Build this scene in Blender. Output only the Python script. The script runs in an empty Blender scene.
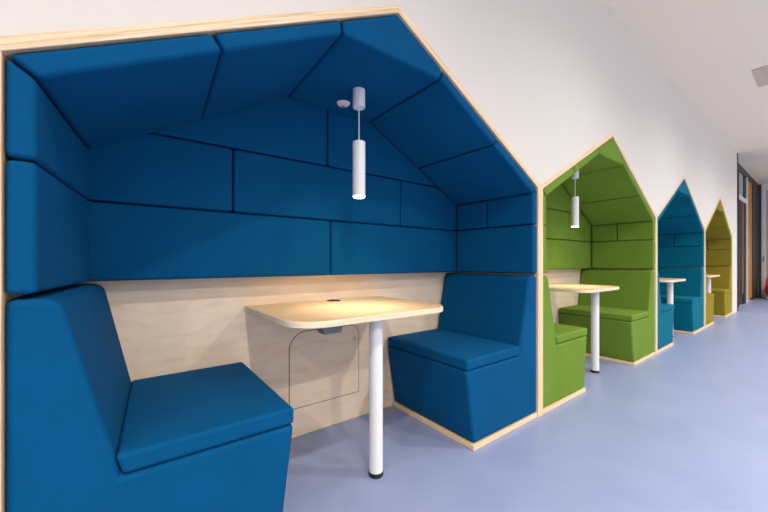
import bpy, bmesh, math
from mathutils import Vector, Matrix
C = bpy.context.scene.collection
sc = bpy.context.scene

# ------------------------------------------------------------------ materials
def lin(c):
    return tuple((x/12.92 if x <= .04045 else ((x+.055)/1.055)**2.4) for x in [v/255 for v in c]) + (1,)

def base_mat(name, rgb, rough=.5, metal=0, spec=.5):
    m = bpy.data.materials.new(name); m.use_nodes = True
    n = m.node_tree.nodes; b = n['Principled BSDF']
    b.inputs['Base Color'].default_value = lin(rgb)
    b.inputs['Roughness'].default_value = rough
    b.inputs['Metallic'].default_value = metal
    b.inputs['Specular IOR Level'].default_value = spec
    return m, m.node_tree, b

def tex_noise(nt, scale, detail=4, stretch=(1, 1, 1), rough=.55, dist=0):
    co = nt.nodes.new('ShaderNodeTexCoord'); mp = nt.nodes.new('ShaderNodeMapping')
    mp.inputs['Scale'].default_value = stretch
    nz = nt.nodes.new('ShaderNodeTexNoise')
    nz.inputs['Scale'].default_value = scale; nz.inputs['Detail'].default_value = detail
    nz.inputs['Roughness'].default_value = rough; nz.inputs['Distortion'].default_value = dist
    nt.links.new(co.outputs['Object'], mp.inputs['Vector']); nt.links.new(mp.outputs['Vector'], nz.inputs['Vector'])
    return nz

def ramp(nt, src, stops):
    r = nt.nodes.new('ShaderNodeValToRGB')
    while len(r.color_ramp.elements) < len(stops): r.color_ramp.elements.new(.5)
    for e, (p, c) in zip(r.color_ramp.elements, stops):
        e.position = p; e.color = lin(c)
    nt.links.new(src, r.inputs['Fac']); return r

def bump(nt, b, src, strength, dist):
    k = nt.nodes.new('ShaderNodeBump'); k.inputs['Strength'].default_value = strength; k.inputs['Distance'].default_value = dist
    nt.links.new(src, k.inputs['Height']); nt.links.new(k.outputs['Normal'], b.inputs['Normal']); return k

def fabric(name, rgb):
    m, nt, b = base_mat(name, rgb, .85, 0, .1)
    lo = tuple(int(v*.90) for v in rgb); hi = tuple(min(255, int(v*1.07)) for v in rgb)
    nz = tex_noise(nt, 900, 2); big = tex_noise(nt, 5, 3)
    mx = nt.nodes.new('ShaderNodeMath'); mx.operation = 'MULTIPLY_ADD'
    nt.links.new(nz.outputs['Fac'], mx.inputs[0]); mx.inputs[1].default_value = .7
    ml = nt.nodes.new('ShaderNodeMath'); ml.operation = 'MULTIPLY'; ml.inputs[1].default_value = .3
    nt.links.new(big.outputs['Fac'], ml.inputs[0]); nt.links.new(ml.outputs[0], mx.inputs[2])
    r = ramp(nt, mx.outputs[0], [(.3, lo), (.7, hi)])
    nt.links.new(r.outputs['Color'], b.inputs['Base Color'])
    # fine weave
    co = nt.nodes.new('ShaderNodeTexCoord')
    adds = []
    for d in ('X', 'Y', 'Z'):
        w = nt.nodes.new('ShaderNodeTexWave'); w.bands_direction = d; w.inputs['Scale'].default_value = 95
        w.inputs['Distortion'].default_value = .8; w.inputs['Detail'].default_value = 1
        nt.links.new(co.outputs['Object'], w.inputs['Vector']); adds.append(w)
    a = nt.nodes.new('ShaderNodeMath'); a.operation = 'ADD'; c2 = nt.nodes.new('ShaderNodeMath'); c2.operation = 'ADD'
    nt.links.new(adds[0].outputs['Fac'], a.inputs[0]); nt.links.new(adds[1].outputs['Fac'], a.inputs[1])
    nt.links.new(a.outputs[0], c2.inputs[0]); nt.links.new(adds[2].outputs['Fac'], c2.inputs[1])
    bump(nt, b, c2.outputs[0], .25, .0008)
    b.inputs['Sheen Weight'].default_value = .03; b.inputs['Sheen Roughness'].default_value = .4
    b.inputs['Sheen Tint'].default_value = lin(hi)
    return m

def wood(name, a, bcol, c, stretch, scale=6, rough=.45, dist=.6, spec=.4, mid=.5):
    m, nt, b = base_mat(name, bcol, rough, 0, spec)
    nz = tex_noise(nt, scale, 6, stretch, .6, dist)
    r = ramp(nt, nz.outputs['Fac'], [(.30, a), (mid, bcol), (.72, c)])
    nt.links.new(r.outputs['Color'], b.inputs['Base Color'])
    bump(nt, b, nz.outputs['Fac'], .06, .002)
    return m

M = {}
M['blue'] = fabric('blue_fabric', (0, 80, 129))
M['green'] = fabric('green_fabric', (108, 141, 54))
M['teal'] = fabric('teal_fabric', (0, 106, 134))
M['olive'] = fabric('olive_fabric', (142, 131, 44))
M['ply'] = wood('plywood_edge', (206, 168, 122), (236, 210, 174), (247, 229, 203), (1.2, 60, 60), 3, .5, .2)
M['birch'] = wood('birch_veneer', (228, 206, 182), (236, 217, 195), (241, 224, 205), (1.3, 1, 5), 2.4, .45, 1.6)
M['top'] = wood('table_veneer', (224, 184, 136), (233, 197, 150), (240, 208, 166), (1.5, 9, 4), 3, .38, .5)
M['edge'] = wood('table_ply_edge', (214, 184, 150), (240, 222, 196), (248, 234, 214), (1, 1, 90), 4, .5, .2)
M['white_metal'] = base_mat('white_powder_coat', (232, 234, 238), .35)[0]
M['black'] = base_mat('black_rubber', (22, 22, 24), .6)[0]
M['seam'] = base_mat('dark_seam', (70, 46, 30), .9)[0]
M['steel'] = base_mat('steel', (190, 190, 190), .3, 1)[0]
M['dark_metal'] = base_mat('charcoal_frame', (48, 49, 52), .5)[0]
M['socket'] = base_mat('grey_socket', (98, 104, 110), .45)[0]
M['orange_wood'] = wood('orange_timber', (150, 92, 36), (196, 130, 58), (214, 152, 80), (6, 6, .6), 4, .5, .6)
M['red'] = base_mat('red_upholstery', (196, 22, 38), .6)[0]
M['cord'] = base_mat('white_cord', (225, 228, 232), .5)[0]
M['grille'] = base_mat('detector_grille', (176, 140, 130), .6)[0]
M['vent'] = base_mat('beige_vent', (206, 186, 162), .6)[0]
M['pale_glass'], nt, b = base_mat('frosted_glass', (168, 176, 178), .25)

def emit(name, rgb, s):
    m = bpy.data.materials.new(name); m.use_nodes = True
    n = m.node_tree.nodes; n.clear()
    e = n.new('ShaderNodeEmission'); e.inputs['Color'].default_value = lin(rgb); e.inputs['Strength'].default_value = s
    o = n.new('ShaderNodeOutputMaterial'); m.node_tree.links.new(e.outputs[0], o.inputs[0]); return m
M['lamp_glow'] = emit('lamp_glow', (255, 226, 186), 9)
M['down_glow'] = emit('downlight_glow', (255, 240, 222), 12)

m, nt, b = base_mat('white_wall_paint', (222, 219, 213), .8, 0, .25)
nz = tex_noise(nt, 220, 2); bump(nt, b, nz.outputs['Fac'], .08, .001); M['wall'] = m
m, nt, b = base_mat('ceiling_paint', (244, 230, 208), .85, 0, .2)
nz = tex_noise(nt, 160, 2); bump(nt, b, nz.outputs['Fac'], .05, .001); M['ceiling'] = m
m, nt, b = base_mat('lavender_vinyl', (137, 151, 190), .36, 0, .45)
n1 = tex_noise(nt, 3, 5); n2 = tex_noise(nt, 160, 3)
mm = nt.nodes.new('ShaderNodeMath'); mm.operation = 'MULTIPLY_ADD'; mm.inputs[1].default_value = .5
hf = nt.nodes.new('ShaderNodeMath'); hf.operation = 'MULTIPLY'; hf.inputs[1].default_value = .5
nt.links.new(n1.outputs['Fac'], hf.inputs[0]); nt.links.new(n2.outputs['Fac'], mm.inputs[0]); nt.links.new(hf.outputs[0], mm.inputs[2])
r = ramp(nt, mm.outputs[0], [(.3, (129, 143, 183)), (.5, (137, 151, 190)), (.7, (145, 159, 197))])
nt.links.new(r.outputs['Color'], b.inputs['Base Color']); bump(nt, b, n2.outputs['Fac'], .05, .001); M['floor'] = m

# ------------------------------------------------------------------ helpers
def mesh_obj(name, bm, mat, parent=None, loc=(0, 0, 0), bevel=0, segs=3, smooth=False, angle=35, roty=0):
    bmesh.ops.recalc_face_normals(bm, faces=bm.faces)
    me = bpy.data.meshes.new(name); bm.to_mesh(me); bm.free()
    o = bpy.data.objects.new(name, me); C.objects.link(o)
    for x in (mat if isinstance(mat, list) else [mat]): me.materials.append(x)
    o.location = loc; o.rotation_euler.y = roty
    if parent: o.parent = parent
    if bevel:
        md = o.modifiers.new('bevel', 'BEVEL'); md.width = bevel; md.segments = segs
        md.limit_method = 'ANGLE'; md.angle_limit = math.radians(angle); md.harden_normals = True
        md.use_clamp_overlap = True
    if bevel or smooth:
        for p in me.polygons: p.use_smooth = True
        if not bevel: me.set_sharp_from_angle(angle=math.radians(angle))
    return o

def loft(front, back):
    """prism between two equal-length outlines of 3-D points"""
    bm = bmesh.new()
    a = [bm.verts.new(p) for p in front]; c = [bm.verts.new(p) for p in back]
    n = len(a); bm.faces.new(a); bm.faces.new(c[::-1])
    for i in range(n): bm.faces.new((a[i], a[(i+1) % n], c[(i+1) % n], c[i]))
    return bm

def prism(poly, y0, y1):
    return loft([(x, y0, z) for x, z in poly], [(x, y1, z) for x, z in poly])

def prism_z(poly, z0, z1):
    return loft([(x, y, z0) for x, y in poly], [(x, y, z1) for x, y in poly])

def box(x0, x1, y0, y1, z0, z1, bm=None):
    bm = bm or bmesh.new()
    v = [bm.verts.new((x, y, z)) for x in (x0, x1) for y in (y0, y1) for z in (z0, z1)]
    for f in ((0, 1, 3, 2), (4, 6, 7, 5), (0, 4, 5, 1), (2, 3, 7, 6), (0, 2, 6, 4), (1, 5, 7, 3)): bm.faces.new([v[i] for i in f])
    return bm

def lathe(prof, n=40, bm=None, c=(0, 0, 0)):
    """prof: (r, z) points, r = 0 at the ends closes the shape"""
    bm = bm or bmesh.new(); rings = []
    for r, z in prof:
        if r < 1e-6: rings.append([bm.verts.new((c[0], c[1], c[2]+z))])
        else: rings.append([bm.verts.new((c[0]+r*math.cos(2*math.pi*i/n), c[1]+r*math.sin(2*math.pi*i/n), c[2]+z)) for i in range(n)])
    for a, d in zip(rings, rings[1:]):
        for i in range(n):
            j = (i+1) % n
            if len(a) == 1: bm.faces.new((a[0], d[j], d[i]))
            elif len(d) == 1: bm.faces.new((a[i], a[j], d[0]))
            else: bm.faces.new((a[i], a[j], d[j], d[i]))
    return bm

def tube(pts, r, n=12):
    bm = bmesh.new(); rings = []
    P = [Vector(p) for p in pts]
    for i, p in enumerate(P):
        t = (P[min(i+1, len(P)-1)]-P[max(i-1, 0)]).normalized()
        u = t.cross(Vector((0.13, .31, 1))).normalized(); w = t.cross(u)
        rings.append([bm.verts.new(p+u*r*math.cos(2*math.pi*k/n)+w*r*math.sin(2*math.pi*k/n)) for k in range(n)])
    for a, d in zip(rings, rings[1:]):
        for k in range(n): bm.faces.new((a[k], a[(k+1) % n], d[(k+1) % n], d[k]))
    bm.faces.new(rings[0][::-1]); bm.faces.new(rings[-1]); return bm

def round_poly(pts, radii, n=8):
    out = []
    N = len(pts)
    for i, p in enumerate(pts):
        r = radii[i]
        if r <= 0: out.append(p); continue
        p = Vector(p); a = (Vector(pts[i-1])-p).normalized(); c = (Vector(pts[(i+1) % N])-p).normalized()
        h = math.acos(max(-1, min(1, a.dot(c))))/2; d = r/math.tan(h)
        ctr = p+(a+c).normalized()*(r/math.sin(h))
        s = p+a*d-ctr; e = p+c*d-ctr
        a0 = math.atan2(s.y, s.x); a1 = math.atan2(e.y, e.x)
        da = (a1-a0+math.pi) % (2*math.pi)-math.pi
        for k in range(n+1):
            t = a0+da*k/n; out.append((ctr.x+r*math.cos(t), ctr.y+r*math.sin(t)))
    return out

def thing(name, label, cat, loc, group=None):
    o = bpy.data.objects.new(name, None); C.objects.link(o); o.location = loc; o.empty_display_size = .1
    o['label'] = label; o['category'] = cat
    if group: o['group'] = group
    return o

def tag(o, label, cat, group=None):
    o['label'] = label; o['category'] = cat
    if group: o['group'] = group
    return o

def struct(name, bm, mat, **k):
    o = mesh_obj(name, bm, mat, **k); o['kind'] = 'structure'; return o

# ------------------------------------------------------------------ layout
DIV = [-.248, 2.153, 4.587, 6.945, 9.312]        # centre lines of the boards between hoods
ZE, ZP = 1.497, 2.119                             # eave and peak of the hoods
T = .030                                           # half a divider (one board each side)
RT = .030                                         # roof board thickness
CEIL = 3.2; XEND = 9.87; XFAR = 14.3
YB = .71                                          # face of the timber back panel

# ------------------------------------------------------------------ setting
struct('floor', box(-4, XFAR+2.2, -6, 1.0, -.1, 0), M['floor'])
struct('ceiling', box(-4, XFAR+2.2, -6, 1.0, CEIL, CEIL+.1), M['ceiling'])
out = [(-4, 0), (DIV[0], 0)]
for i in range(4):
    out += [(DIV[i], ZE), ((DIV[i]+DIV[i+1])/2, ZP)]
out += [(DIV[4], ZE), (DIV[4], 0), (XEND, 0), (XEND, CEIL), (-4, CEIL)]
struct('wall_back', prism(out, 0, .09), M['wall'])

# ------------------------------------------------------------------ hooded booths
def booth(i, mat, label, split_left):
    xl, xr = DIV[i], DIV[i+1]; cx = (xl+xr)/2; w = (xr-xl)/2
    t = thing('seating_booth', label, 'booth', (cx, 0, 0), 'hooded seating booths along the wall')
    # slope line of the outer roof face, local x from the centre
    zo = lambda x: ZP-(ZP-ZE)*abs(x)/w
    sl = math.atan2(ZP-ZE, w); dv = RT/math.cos(sl)
    zi = lambda x: zo(x)-dv
    yf, yb = -.004, .735
    for s in (-1, 1):
        th = T
        poly = [(s*w, .0), (s*w, zi(w)), (s*(w-th), zi(w-th)), (s*(w-th), .0)]
        # board laid out along local x, so that the ply layers run along it
        rot = math.pi/2
        q = [(z, -x) for x, z in poly]           # rotate by -90 deg
        o = mesh_obj('side_board', loft([(a, yf, c) for a, c in q], [(a, yb, c) for a, c in q]), M['ply'], t, bevel=.0012, segs=1)
        o.rotation_euler.y = -math.pi/2
        ex = s*w
        poly = [(0, ZP), (ex, ZE), (ex, zi(w)), (0, zi(0))]
        ang = s*sl
        q = [(x*math.cos(ang)-z*math.sin(ang), x*math.sin(ang)+z*math.cos(ang)) for x, z in poly]
        o = mesh_obj('roof_board', loft([(a, yf, c) for a, c in q], [(a, yb, c) for a, c in q]), M['ply'], t, bevel=.0012, segs=1)
        o.rotation_euler.y = ang
    wi = w-T
    # timber back panel
    g = .002
    pan = mesh_obj('back_panel', prism([(-wi+g, 0.001), (wi-g, 0.001), (wi-g, zi(wi)-g), (0, zi(0)-g), (-wi+g, zi(wi)-g)], YB, YB+.018), M['birch'], t)
    # cable hatch in the back panel
    hx0, hx1 = -.205, .258
    hp = [(hx0, .165), (hx1, .165), (hx1, .597), (hx0, .597)]
    seam = [(hx0-.004, .161), (hx1+.004, .161), (hx1+.004, .601), (hx0-.004, .601)]
    mesh_obj('hatch_seam', prism(round_poly(seam, [0, 0, .064, .104], 10), YB-.0008, YB+.002), M['seam'], t)
    h = mesh_obj('access_hatch', prism(round_poly(hp, [0, 0, .06, .10], 10), YB-.0022, YB+.002), M['birch'], t)
    lk = mesh_obj('lock', lathe([(0, 0), (.011, 0), (.011, .004), (.008, .006), (0, .006)], 20), M['steel'], h, loc=(.228, YB-.002, .513), smooth=True)
    lk.rotation_euler.x = math.pi/2
    lk['label'] = 'small round metal lock'

    # ---- upholstered lining: outline O (inside of boards), F (front inner), B (back inner)
    y0, y1 = .0, .590
    ox = wi-.003
    zO = lambda x: zi(x)-.004
    capO, capF, capB = .282, .273, .262            # half widths of the peak pad
    fx = wi-.055                      # side pad faces at the front; at the back they differ
    BX = {-1: wi-.118, 1: wi-.101}                       # side pad faces at front and back
    zFe, zBe = 1.436, 1.432                         # eave creases
    zFc, zBc = 1.884, 1.865                         # underside of the peak pad
    zb = .924; zj = 1.24
    def pad(name, o1, o2, f1, f2, b1, b2, bv=.014):
        return mesh_obj(name, loft([(o1[0], y0, o1[1]), (o2[0], y0, o2[1]), (f2[0], y0, f2[1]), (f1[0], y0, f1[1])],
                                   [(o1[0], y1, o1[1]), (o2[0], y1, o2[1]), (b2[0], y1, b2[1]), (b1[0], y1, b1[1])]), mat, t, bevel=bv, segs=3, angle=20)
    def mix(p, q, k): return (p[0]+(q[0]-p[0])*k, p[1]+(q[1]-p[1])*k)
    gp = .0025
    for s in (-1, 1):
        S = lambda p: (s*p[0], p[1]); bx = BX[s]
        pad('side_pad', S((ox, zb)), S((ox, zj-gp)), S((fx, zb)), S((fx, zj-gp)), S((bx, zb)), S((bx, zj-gp)))
        eO, eF, eB = (ox, zO(ox)), (fx, zFe), (bx, zBe)
        dn = lambda p: (p[0], p[1]-gp*1.5)
        if s < 0 and not split_left:
            pad('side_pad', S((ox, zj+gp)), S(dn(eO)), S((fx, zj+gp)), S(dn(eF)), S((bx, zj+gp)), S(dn(eB)))
        else:                                       # upper row in two pieces
            ym = .335; k = (ym-y0)/(y1-y0)
            A0, A1, A2, A3 = S((ox, zj+gp)), S(dn(eO)), S(dn(eF)), S((fx, zj+gp))
            B0, B1, B2, B3 = A0, A1, S(dn(eB)), S((bx, zj+gp))
            for ya, yb2, ka, kb in ((y0, ym-gp, 0, k), (ym+gp, y1, k, 1)):
                P = [[mix(a, c, q) for a, c in zip((A0, A1, A2, A3), (B0, B1, B2, B3))] for q in (ka, kb)]
                mesh_obj('side_pad', loft([(p[0], ya, p[1]) for p in P[0]], [(p[0], yb2, p[1]) for p in P[1]]), mat, t, bevel=.014, segs=3, angle=20)
        # two roof pads up to the peak pad
        pO, pF, pB = (capO, zO(capO)), (capF, zFc), (capB, zBc)
        ks = .49
        for ka, kb in ((0, ks), (ks, 1)):
            e = .0035
            a = ka+e; c = kb-e
            pad('roof_pad', S(mix(eO, pO, a)), S(mix(eO, pO, c)), S(mix(eF, pF, a)), S(mix(eF, pF, c)), S(mix(eB, pB, a)), S(mix(eB, pB, c)))
    e = .0045
    fr = [(-capO+e, zO(capO)), (0, zO(0)), (capO-e, zO(capO)), (capF-e, zFc), (-capF+e, zFc)]
    bk = [(-capO+e, zO(capO)), (0, zO(0)), (capO-e, zO(capO)), (capB-e, zBc), (-capB+e, zBc)]
    mesh_obj('peak_pad', loft([(x, y0, z) for x, z in fr], [(x, y1, z) for x, z in bk]), mat, t, bevel=.013, segs=3, angle=12)
    # back pads, three rows
    def back(poly): mesh_obj('back_pad', prism(poly, .602, YB-.002), mat, t, bevel=.013, segs=3, angle=20)
    xe = wi-.004; q = .0025; z2 = 1.55
    xs = lambda z: (ZP-dv-.006-z)/(ZP-ZE)*w         # where the slope meets height z
    back([(-xe, zb), (-q, zb), (-q, zj-q), (-xe, zj-q)]); back([(q, zb), (xe, zb), (xe, zj-q), (q, zj-q)])
    a, c = -.53, .53
    ze = zi(xe)-.006
    zt = z2-q
    back([(-xe, zj+q), (a-q, zj+q), (a-q, zt), (-xs(zt), zt), (-xe, ze)])
    back([(a+q, zj+q), (c-q, zj+q), (c-q, zt), (a+q, zt)])
    back([(c+q, zj+q), (xe, zj+q), (xe, ze), (xs(zt), zt), (c+q, zt)])
    zt = z2+q; m0 = -.02
    back([(-xs(zt), zt), (m0-q, zt), (m0-q, zi(m0-q)-.006)])
    back([(m0+q, zt), (xs(zt), zt), (0, zi(0)-.006), (m0+q, zi(m0+q)-.006)][:4])
    return t, cx, w

# ------------------------------------------------------------------ benches
def bench(i, s, mat, label, group, wt, wb):
    """s = -1 bench on the left of the table, +1 on the right; u runs from the divider inwards"""
    xd = DIV[i]+T+(.010 if i == 0 else .002) if s < 0 else DIV[i+1]-T-.002
    sg = 1 if s < 0 else -1
    t = thing('bench', label, 'bench', (xd+sg*wt/2, .35, 0), group)
    U = lambda u, x0=xd+sg*wt/2: xd+sg*u-x0
    yo = -.35; ub = -.008 if s < 0 and i == 0 else 0
    bt, bs, bw = (.145, .250, .012) if s < 0 and i == 0 else (.112, .205, -.022)
    # plinth board
    mesh_obj('plinth', loft([(U(ub), yo, .0005), (U(wb+.010), yo, .0005), (U(wb+.010), yo, .028), (U(ub), yo, .028)],
                            [(U(ub), yo+.70, .0005), (U(wb+bw+.014), yo+.70, .0005), (U(wb+bw+.014), yo+.70, .028), (U(ub), yo+.70, .028)]),
             M['ply'], t, bevel=.0015, segs=1)
    def prof(ut, us, wtop, wbot):
        pts = [(ub, .03), (ub, .912), (ut, .912), (us, .428), (wtop, .428), (wbot, .03)]
        return round_poly(pts, [0, 0, .045, 0, 0, 0], 8)
    f = prof(.085, .205, wt-.002, wb)
    bk = prof(bt, bs, wt+bw, wb+bw+.004)
    y0, y1 = yo+.004, yo+.704
    mesh_obj('upholstered_body', loft([(U(u), y0, z) for u, z in f], [(U(u), y1, z) for u, z in bk]), mat, t, bevel=.018, segs=4, angle=28)
    # loose seat cushion with slightly domed top
    bm = bmesh.new(); nx, ny = 10, 10; grid = {}
    for a in range(nx+1):
        for c in range(ny+1):
            ky = c/ny; kx = a/nx
            y = y0-.003+(y1-y0-.002)*ky
            u0 = (.205+(bs-.205)*ky)+.002; u1 = wt+bw*ky-.004
            dome = .007*(1-(2*kx-1)**4)*(1-(2*ky-1)**4)
            for lv, z in ((0, .430), (1, .488+dome)):
                # back edge of the cushion leans with the backrest
                uu = u0-(.016 if lv else 0)+(u1-u0+(.016 if lv else 0))*kx
                grid[a, c, lv] = bm.verts.new((U(uu), y, z))
    for a in range(nx):
        for c in range(ny):
            bm.faces.new([grid[k] for k in ((a, c, 1), (a+1, c, 1), (a+1, c+1, 1), (a, c+1, 1))])
            bm.faces.new([grid[k] for k in ((a, c, 0), (a, c+1, 0), (a+1, c+1, 0), (a+1, c, 0))])
    for a in range(nx):
        for c in (0, ny): bm.faces.new([grid[k] for k in ((a, c, 0), (a+1, c, 0), (a+1, c, 1), (a, c, 1))])
    for c in range(ny):
        for a in (0, nx): bm.faces.new([grid[k] for k in ((a, c, 0), (a, c+1, 0), (a, c+1, 1), (a, c, 1))])
    mesh_obj('seat_cushion', bm, mat, t, bevel=.013, segs=4, angle=40)
    return t

# ------------------------------------------------------------------ tables
def table(i, label):
    cx = (DIV[i]+DIV[i+1])/2+(.013 if i == 0 else .055); rx = .062 if i == 0 else .13
    t = thing('table', label, 'table', (cx, .16, 0), 'birch tables in the booths')
    hw = .463; yf = .035-.16; yb = YB-.004-.16
    pl = round_poly([(-hw, yf), (hw-rx, yf), (hw-rx, yb), (-hw, yb)], [.13, .15, .004, .004], 14)
    bm = bmesh.new()
    zs = ((.746, .0025), (.7485, 0), (.7695, 0), (.772, .0025))
    rings = []
    for z, ins in zs:
        rings.append([bm.verts.new((x*(1-ins/hw), y-(ins if y > .2 else -ins if y < 0 else 0), z)) for x, y in pl])
    n = len(pl)
    for a, c in zip(rings, rings[1:]):
        for k in range(n):
            fc = bm.faces.new((a[k], a[(k+1) % n], c[(k+1) % n], c[k])); fc.material_index = 1
    bm.faces.new(rings[0][::-1]); bm.faces.new(rings[-1])
    mesh_obj('table_top', bm, [M['top'], M['edge']], t, smooth=True, angle=30)
    lg = mesh_obj('leg', lathe([(0, .022), (.0325, .022), (.0325, .742), (0, .742)], 36), M['white_metal'], t, loc=(-.021, -.008, 0), smooth=True)
    lg['label'] = 'white tubular leg'
    ft = mesh_obj('rubber_foot', lathe([(0, .0003), (.031, .0003), (.0345, .004), (.0345, .020), (.031, .0235), (0, .0235)], 36), M['black'], lg, smooth=True)
    mesh_obj('mounting_plate', prism_z(round_poly([(-.11, -.085), (.11, -.085), (.11, .14), (-.11, .14)], [.02]*4, 5), .741, .7455), M['dark_metal'], t, loc=(-.02, 0, 0))
    gr = mesh_obj('cable_grommet', lathe([(0, .776), (.034, .776), (.040, .7745), (.041, .7722), (0, .7722)], 30), M['black'], t, loc=(.022, .475, 0), smooth=True)
    gr['label'] = 'dark round cable outlet'
    if i: return t
    # socket box hung under the top, only seen at the nearest table
    pr = [(-.055, .745), (.052, .745), (.036, .706), (-.042, .706)]
    mesh_obj('socket_box', prism([(x, z) for x, z in pr], -.07, -.01), M['socket'], t, loc=(-.28, 0, 0), bevel=.004, segs=2)
    return t

# ------------------------------------------------------------------ pendants
def pendant(i, label, sensor_label):
    cx = (DIV[i]+DIV[i+1])/2; y = .31; zc = 1.8735
    t = thing('pendant_lamp', label, 'lamp', (cx, y, zc), 'white cylinder pendants in the booths')
    mesh_obj('ceiling_canopy', lathe([(0, -.0), (.031, -.0), (.0315, -.088), (.029, -.092), (0, -.092)], 36), M['white_metal'], t, smooth=True)
    mesh_obj('cord', tube([(0, 0, -.09), (0, 0, -.27)], .0035, 8), M['cord'], t, smooth=True)
    sh = mesh_obj('lamp_shade', lathe([(0, -.264), (.031, -.264), (.0325, -.266), (.0325, -.540), (.030, -.540), (.030, -.532), (0, -.532)], 40), M['white_metal'], t, smooth=True)
    d = mesh_obj('diffuser', lathe([(0, -.5325), (.0295, -.5325), (.0295, -.543), (.026, -.547), (0, -.547)], 32), M['lamp_glow'], sh, smooth=True)
    d['label'] = 'glowing lamp opening'
    L = bpy.data.lights.new('pendant_light', 'SPOT'); L.energy = PEND; L.color = (1, .89, .75); L.spot_size = math.radians(82); L.spot_blend = .9; L.shadow_soft_size = .028
    lo = bpy.data.objects.new('pendant_light', L); C.objects.link(lo); lo.parent = t; lo.location = (0, 0, -.552)
    if sensor_label:
        ds = mesh_obj('smoke_detector', lathe([(0, -.016), (.013, -.016), (.016, -.012), (.030, -.010), (.036, -.002), (.036, 0), (0, 0)], 32), M['white_metal'], None, loc=(cx+.004, .47, 1.8675), smooth=True)
        tag(ds, sensor_label, 'detector')
        se = mesh_obj('sensor_grille', lathe([(0, -.019), (.010, -.0185), (.0125, -.0155), (0, -.0155)], 24), M['grille'], ds, smooth=True)
        se['label'] = 'brownish centre of the detector'
    return t

PEND = 12.0
COL = [('blue', 'blue'), ('green', 'green'), ('teal', 'teal'), ('olive', 'olive')]
BL = ['largest house-shaped booth lined in royal blue, nearest on the left',
      'house-shaped booth lined in bright green, between the blue and teal booths',
      'narrow-looking house-shaped booth lined in teal, behind the green booth',
      'farthest house-shaped booth lined in olive yellow near the dark doorway']
NB = [('royal blue bench in the left foreground, left of the nearest table', 'royal blue bench right of the nearest table, against the green booth'),
      ('bright green bench left of the second table, beside the blue booth', 'bright green bench right of the second table with full side view'),
      ('teal bench left of the third table, just behind the green booth edge', 'teal bench right of the third table, against the olive booth'),
      ('olive yellow bench left of the farthest table, just past the teal booth', 'olive yellow bench right of the farthest table, last bench before the doorway')]
TB = ['nearest birch table with rounded corners between the two royal blue benches',
      'second birch table on one white leg, between the bright green benches',
      'third birch table on one white leg, between the teal benches',
      'farthest and smallest-looking birch table, between the olive yellow benches']
PL = ['white cylinder pendant hanging in the royal blue booth', 'white cylinder pendant hanging in the bright green booth']
for i in range(4):
    mt = M[COL[i][0]]
    booth(i, mt, BL[i], False)
    wl, wr = (.692, .640), (.706, .638)
    bench(i, -1, mt, NB[i][0], 'upholstered booth benches', *wl)
    bench(i, 1, mt, NB[i][1], 'upholstered booth benches', *wr)
    table(i, TB[i])
    if i < 2: pendant(i, PL[i], 'small round white detector on the blue hood ceiling beside the pendant' if i == 0 else None)

# ------------------------------------------------------------------ end of the corridor
gy = .12
# return of the wall and glazed screen beyond it
struct('trim_1', box(XEND, XEND+.05, -.012, .16, 0, CEIL), M['dark_metal'])
scr = struct('door_1', box(XEND+.05, XFAR, gy-.03, gy+.03, 3.06, CEIL), M['dark_metal'])
def part(name, bm, m, par=scr):
    o = mesh_obj(name, bm, m, par); return o
xa, xb, xc = 10.95, 12.08, 13.2
part('post', box(xa-.05, xa, gy-.03, gy+.03, 0, 3.06), M['dark_metal'])
part('post', box(xb, xb+.07, gy-.045, gy+.03, 0, 3.06), M['white_metal'])
part('post', box(xc, xc+.16, gy-.03, gy+.03, 0, 3.06), M['dark_metal'])
part('transom', box(xa, xb, gy-.03, gy+.03, 2.42, 2.52), M['white_metal'])
part('transom_light', box(xa, xb-.28, gy-.006, gy+.006, 2.52, 3.06), M['pale_glass'])
part('timber_strip', box(xb-.47, xb-.34, gy-.01, gy+.02, 0.25, 2.42), M['orange_wood'])
part('door_leaf', box(xa, xb-.47, gy-.012, gy+.02, 0.02, 2.42), M['black'])
part('door_stile', box(xb-.34, xb, gy-.02, gy+.02, 0.0, 3.06), M['black'])
part('timber_panel', box(xb+.07, xc, gy-.01, gy+.02, .06, 3.06), M['orange_wood'])
part('side_panel', box(xc+.16, XFAR, gy-.02, gy+.02, 0, 3.06), M['dark_metal'])
part('screen_back', box(XEND+.05, xa-.05, gy-.02, gy+.02, 0, 3.06), M['dark_metal'])
struct('wall_right', box(XFAR, XFAR+.12, -.032, gy+.05, 0, CEIL), M['wall'])
struct('trim_2', box(XFAR-.03, XFAR, .03, gy-.035, 0, CEIL-.02), M['dark_metal'])
struct('wall_right_upper', box(XFAR, XFAR+.12, -6, -.032, 3.02, CEIL), M['wall'])
d2 = struct('door_2', box(XFAR+.03, XFAR+.05, -1.3, -.05, .02, 3.02), M['pale_glass'])
mesh_obj('door_frame', box(XFAR+.01, XFAR+.07, -.052, -.032, 0, 3.02), M['white_metal'], d2)
mesh_obj('door_handle', box(XFAR-.03, XFAR-.0, -.022, -.008, 1.0, 1.16), M['dark_metal'], d2)
struct('wall_right_far', box(XFAR+.01, XFAR+.12, -6, -1.3, 0, 3.02), M['wall'])

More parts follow.
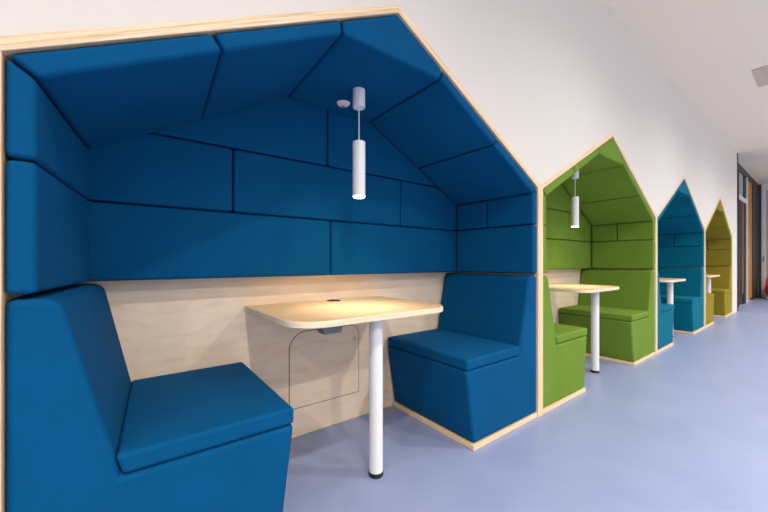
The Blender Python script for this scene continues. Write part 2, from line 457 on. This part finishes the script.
# red easy chair, only its near edge enters the frame
rc = thing('easy_chair', 'red easy chair at the far end of the corridor, cut by the right frame edge', 'chair', (13.9, -.36, 0))
mesh_obj('seat', prism_z(round_poly([(-.3, -.27), (.3, -.27), (.3, .27), (-.3, .27)], [.08]*4, 6), .13, .40), M['red'], rc, bevel=.04, segs=4)
mesh_obj('backrest', prism(round_poly([(-.28, .30), (.28, .30), (.28, .78), (-.28, .78)], [.03, .03, .14, .14], 6), -.30, -.22), M['red'], rc, bevel=.03, segs=3)
for s in (-1, 1):
    mesh_obj('armrest', tube([(s*.26, -.22, .62), (s*.27, -.1, .64), (s*.27, .15, .62), (s*.26, .24, .55), (s*.25, .25, .40), (s*.24, .24, .2)], .016, 10), M['red'], rc, smooth=True)
    for q in (-1, 1):
        mesh_obj('leg', tube([(s*.22, q*.2, .15), (s*.25, q*.23, .002)], .014, 10), M['steel'], rc, smooth=True)

# ------------------------------------------------------------------ ceiling fittings
v = thing('ceiling_vent', 'beige rectangular vent panel set in the white ceiling at upper right', 'vent', (6.02, -.88, CEIL))
mesh_obj('vent_frame', box(-.3, .3, -.28, .28, -.012, -.0005), M['vent'], v, bevel=.003, segs=1)
for k in range(6):
    mesh_obj('slat', box(-.26, .26, -.22+k*.082, -.20+k*.082, -.018, -.011), M['vent'], v)
LY = -1.5
LB = ['behind the camera side on the far left', 'above the royal blue booth', 'above the joint of the royal blue and green booths', 'above the green booth near the vent panel',
      'above the joint of the teal and olive booths', 'above the end of the white wall', 'above the dark doorway']
for row, ly in enumerate((LY, -3.6)):  # the outer row is unseen, added as fill light
    for k, lx in enumerate((-2.2, .25, 2.65, 5.0, 7.3, 9.6, 11.9)):
        d = thing('downlight', ('added outer row fill downlight ' if row else 'round recessed ceiling downlight ')+LB[k], 'lamp', (lx, ly, CEIL), 'recessed downlights along the corridor')
        mesh_obj('trim_ring', lathe([(.06, -.0005), (.085, -.0005), (.085, -.006), (.062, -.010), (.06, -.0005)], 36), M['white_metal'], d, smooth=True)
        mesh_obj('glow_disc', lathe([(0, -.001), (.06, -.001), (.06, -.003), (0, -.003)], 30), M['down_glow'], d)
        L = bpy.data.lights.new('downlight_lamp', 'SPOT'); L.energy = (105, 330)[row]; L.color = (1, .92, .82)
        L.spot_size = math.radians(150); L.spot_blend = 1.0; L.shadow_soft_size = .06
        lo = bpy.data.objects.new('downlight_lamp', L); C.objects.link(lo); lo.parent = d; lo.location = (0, 0, -.014)

# ------------------------------------------------------------------ warm ambient fill, added through the open side of the hall
wd = bpy.data.worlds.new('world'); sc.world = wd; wd.use_nodes = True
bg = wd.node_tree.nodes['Background']; bg.inputs[0].default_value = (1, .88, .74, 1); bg.inputs[1].default_value = .5

# ------------------------------------------------------------------ camera
f = 341.3333; a = math.atan((830-384)/f)
cam = bpy.data.cameras.new('camera'); co = bpy.data.objects.new('camera', cam); C.objects.link(co)
cam.sensor_width = 36; cam.lens = 16; cam.clip_start = .02
cam.shift_y = 6/768
co.location = (0, -1.1441, 1.0); co.rotation_euler = (math.pi/2, 0, a-math.pi/2)
sc.camera = co
vs = sc.view_settings
vs.view_transform = 'Standard'; vs.look = 'None'; vs.gamma = 1; vs.exposure = 0.95; vs.use_curve_mapping = False
